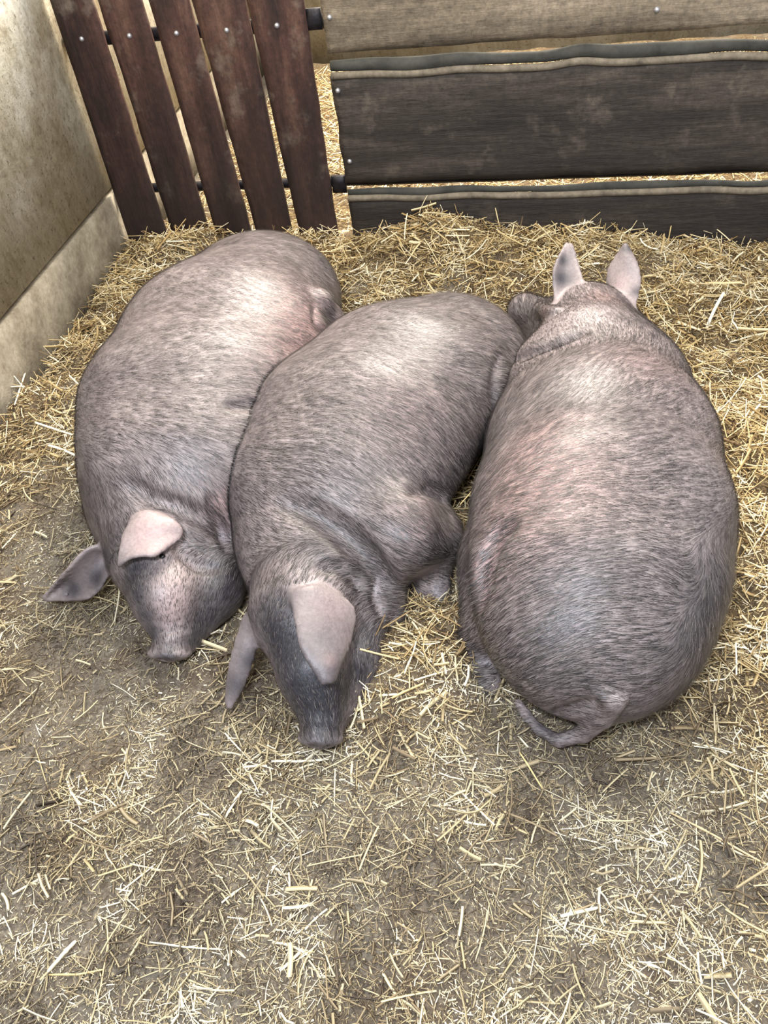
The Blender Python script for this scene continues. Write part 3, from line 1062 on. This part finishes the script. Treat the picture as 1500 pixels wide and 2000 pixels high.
later(B, 'pig', 'large grey pig lying with its curled tail towards the viewer and head at the back',
       [(1050, 900, .10, .6), (1010, 1000, .11, .6), (1090, 860, .09, .5), (1180, 580, .06, .55), (1250, 700, .12, .3), (1100, 950, .10, .5), (960, 1130, .08, .5), (1215, 550, .03, .2), (1060, 625, .04, .4)],
       [(1098, 545, .022, .85), (1100, 510, .02, .9), (1242, 570, .018, .7), (1225, 485, .02, .8), (1400, 1180, .10, .75), (1380, 1280, .10, .7), (1425, 1050, .07, .5), (1060, 1430, .06, .7), (940, 1300, .05, .6), (1030, 600, .03, .3), (1100, 540, .03, .5), (1300, 1300, .07, .3)],  # right-flank spots paint the shaded side into the skin colour
       [(1250, 700, 1200, 720), (1130, 720, 1080, 760), (1320, 850, 1250, 860), (1180, 850, 1100, 870), (1060, 850, 1010, 900), (1350, 1000, 1280, 990),
        (1200, 1000, 1110, 1010), (1060, 1010, 980, 1050), (1290, 1150, 1180, 1130), (1130, 1120, 1030, 1150), (1000, 1160, 950, 1230), (1240, 1250, 1140, 1230),
        (1090, 1240, 1000, 1300), (1350, 1200, 1370, 1280), (1400, 1100, 1410, 1180), (1220, 1350, 1150, 1330), (1330, 1150, 1300, 1100), (1170, 600, 1200, 640), (1080, 660, 1130, 680)],
       [(1060, 640, .10), (1110, 530, .07), (1225, 540, .07), (1090, 1440, .10), (1150, 610, .06)], 13, 105000, bare=[(p, 0.013) for p in np.concatenate([E1, E2])])

TODO[0][0][0].yield_to(TODO[1][0][0])
TODO[2][0][0].yield_to(TODO[1][0][0])
for a, k in TODO:
    finish(*a, **k)

# ------------------------------------------------------------------ single stalks that stand out
def mat_stalk(name, c):
    t = NT(name)
    a = t.ramp(t.noise(60, 4, 0.6), [(0.3, tuple(x * 0.75 for x in c)), (0.7, tuple(min(1, x * 1.15) for x in c))])
    return t.out(a, 0.5, 0.4)


M_pale = mat_stalk('bleached_straw', (0.82, 0.76, 0.58))
M_gold = mat_stalk('golden_straw', (0.70, 0.52, 0.24))
M_tan = mat_stalk('tan_straw', (0.58, 0.44, 0.25))


def stalk(px, wid, mat, label, up=0.0):
    """px: picture points with height above the bedding"""
    P = []
    for (u, v, dz) in px:
        z = 0.03
        for _ in range(8):
            p = at_z(u, v, z + dz)
            z = float(height(p[0], p[1]))
        P.append(at_z(u, v, z + dz + wid * 0.5 + 0.004))
    P = np.array(P)
    n = 13
    t = np.linspace(0, len(P) - 1, n)
    Q = np.array([P[min(int(x), len(P) - 2)] * (1 - (x - min(int(x), len(P) - 2))) + P[min(int(x), len(P) - 2) + 1] * (x - min(int(x), len(P) - 2)) for x in t])
    Q[:, 2] += 0.0015 * np.sin(np.linspace(0, 5, n))
    rad = np.full(n, wid * 0.5)
    rad[n // 3] *= 1.35
    rad[0] *= 0.8
    rad[-1] *= 0.6
    o = tube('straw_stalk', Q, rad, mat, sides=8, flat=0.85)
    tag(o, label, 'straw stalk')
    return o


stalk([(98, 592, .10), (62, 690, .05), (28, 790, .02)], 0.006, M_pale, 'long pale straw stalk leaning against the foot of the left wall')
stalk([(472, 1545, .006), (438, 1598, .004)], 0.006, M_pale, 'short thick pale stalk alone on the bare floor below the middle pig')
stalk([(148, 1838, .004), (92, 1898, .004)], 0.0072, M_pale, 'thickest bleached stalk lying slanted near the lower left corner')
stalk([(96, 1904, .004), (150, 1904, .006), (202, 1893, .004)], 0.0036, M_gold, 'thin bent golden stalk crossing below the thickest bleached stalk')
stalk([(530, 1487, .006), (580, 1488, .004), (642, 1482, .006)], 0.005, M_pale, 'pale stalk lying crosswise just under the middle pig snout')
stalk([(893, 1078, .01), (898, 1140, .006)], 0.006, M_pale, 'white stalk upright in the gap between the middle and right pigs')
stalk([(946, 934, .12), (898, 985, .07)], 0.003, M_gold, 'thin golden stalk bridging the gap beside the right pig flank')
stalk([(765, 1364, .01), (828, 1333, .02)], 0.0045, M_gold, 'golden stalk on the straw heap right of the middle pig snout')
stalk([(838, 402, .01), (864, 376, .04)], 0.010, M_gold, 'broad straw flake sticking up from the heap before the gate boards')
stalk([(966, 428, .0), (962, 386, .05)], 0.0045, M_tan, 'tan stalk standing upright against the lowest gate board')
stalk([(1303, 482, .0), (1311, 440, .05)], 0.0045, M_gold, 'golden stalk standing upright behind the right pig ear')
stalk([(292, 1840, .006), (360, 1850, .008), (437, 1854, .006)], 0.003, M_pale, 'long thin pale stalk lying level near the bottom of the floor')
stalk([(452, 1857, .005), (445, 1886, .005)], 0.006, M_pale, 'stubby white stalk piece right of the long thin level stalk')
stalk([(208, 1796, .01), (212, 1842, .006), (196, 1930, .006), (176, 1998, .006)], 0.0028, M_tan, 'long thin bent tan stalk running down to the bottom edge')
stalk([(1310, 1588, .01), (1400, 1635, .008), (1500, 1690, .008)], 0.004, M_tan, 'long tan stalk slanting below the right pig towards the right edge')
stalk([(1095, 1790, .008), (1168, 1772, .008)], 0.0065, M_pale, 'thick pale stalk on the brown litter low on the right')
stalk([(1015, 1470, .008), (1060, 1540, .008)], 0.0035, M_gold, 'golden stalk on the floor just below the curled tail')
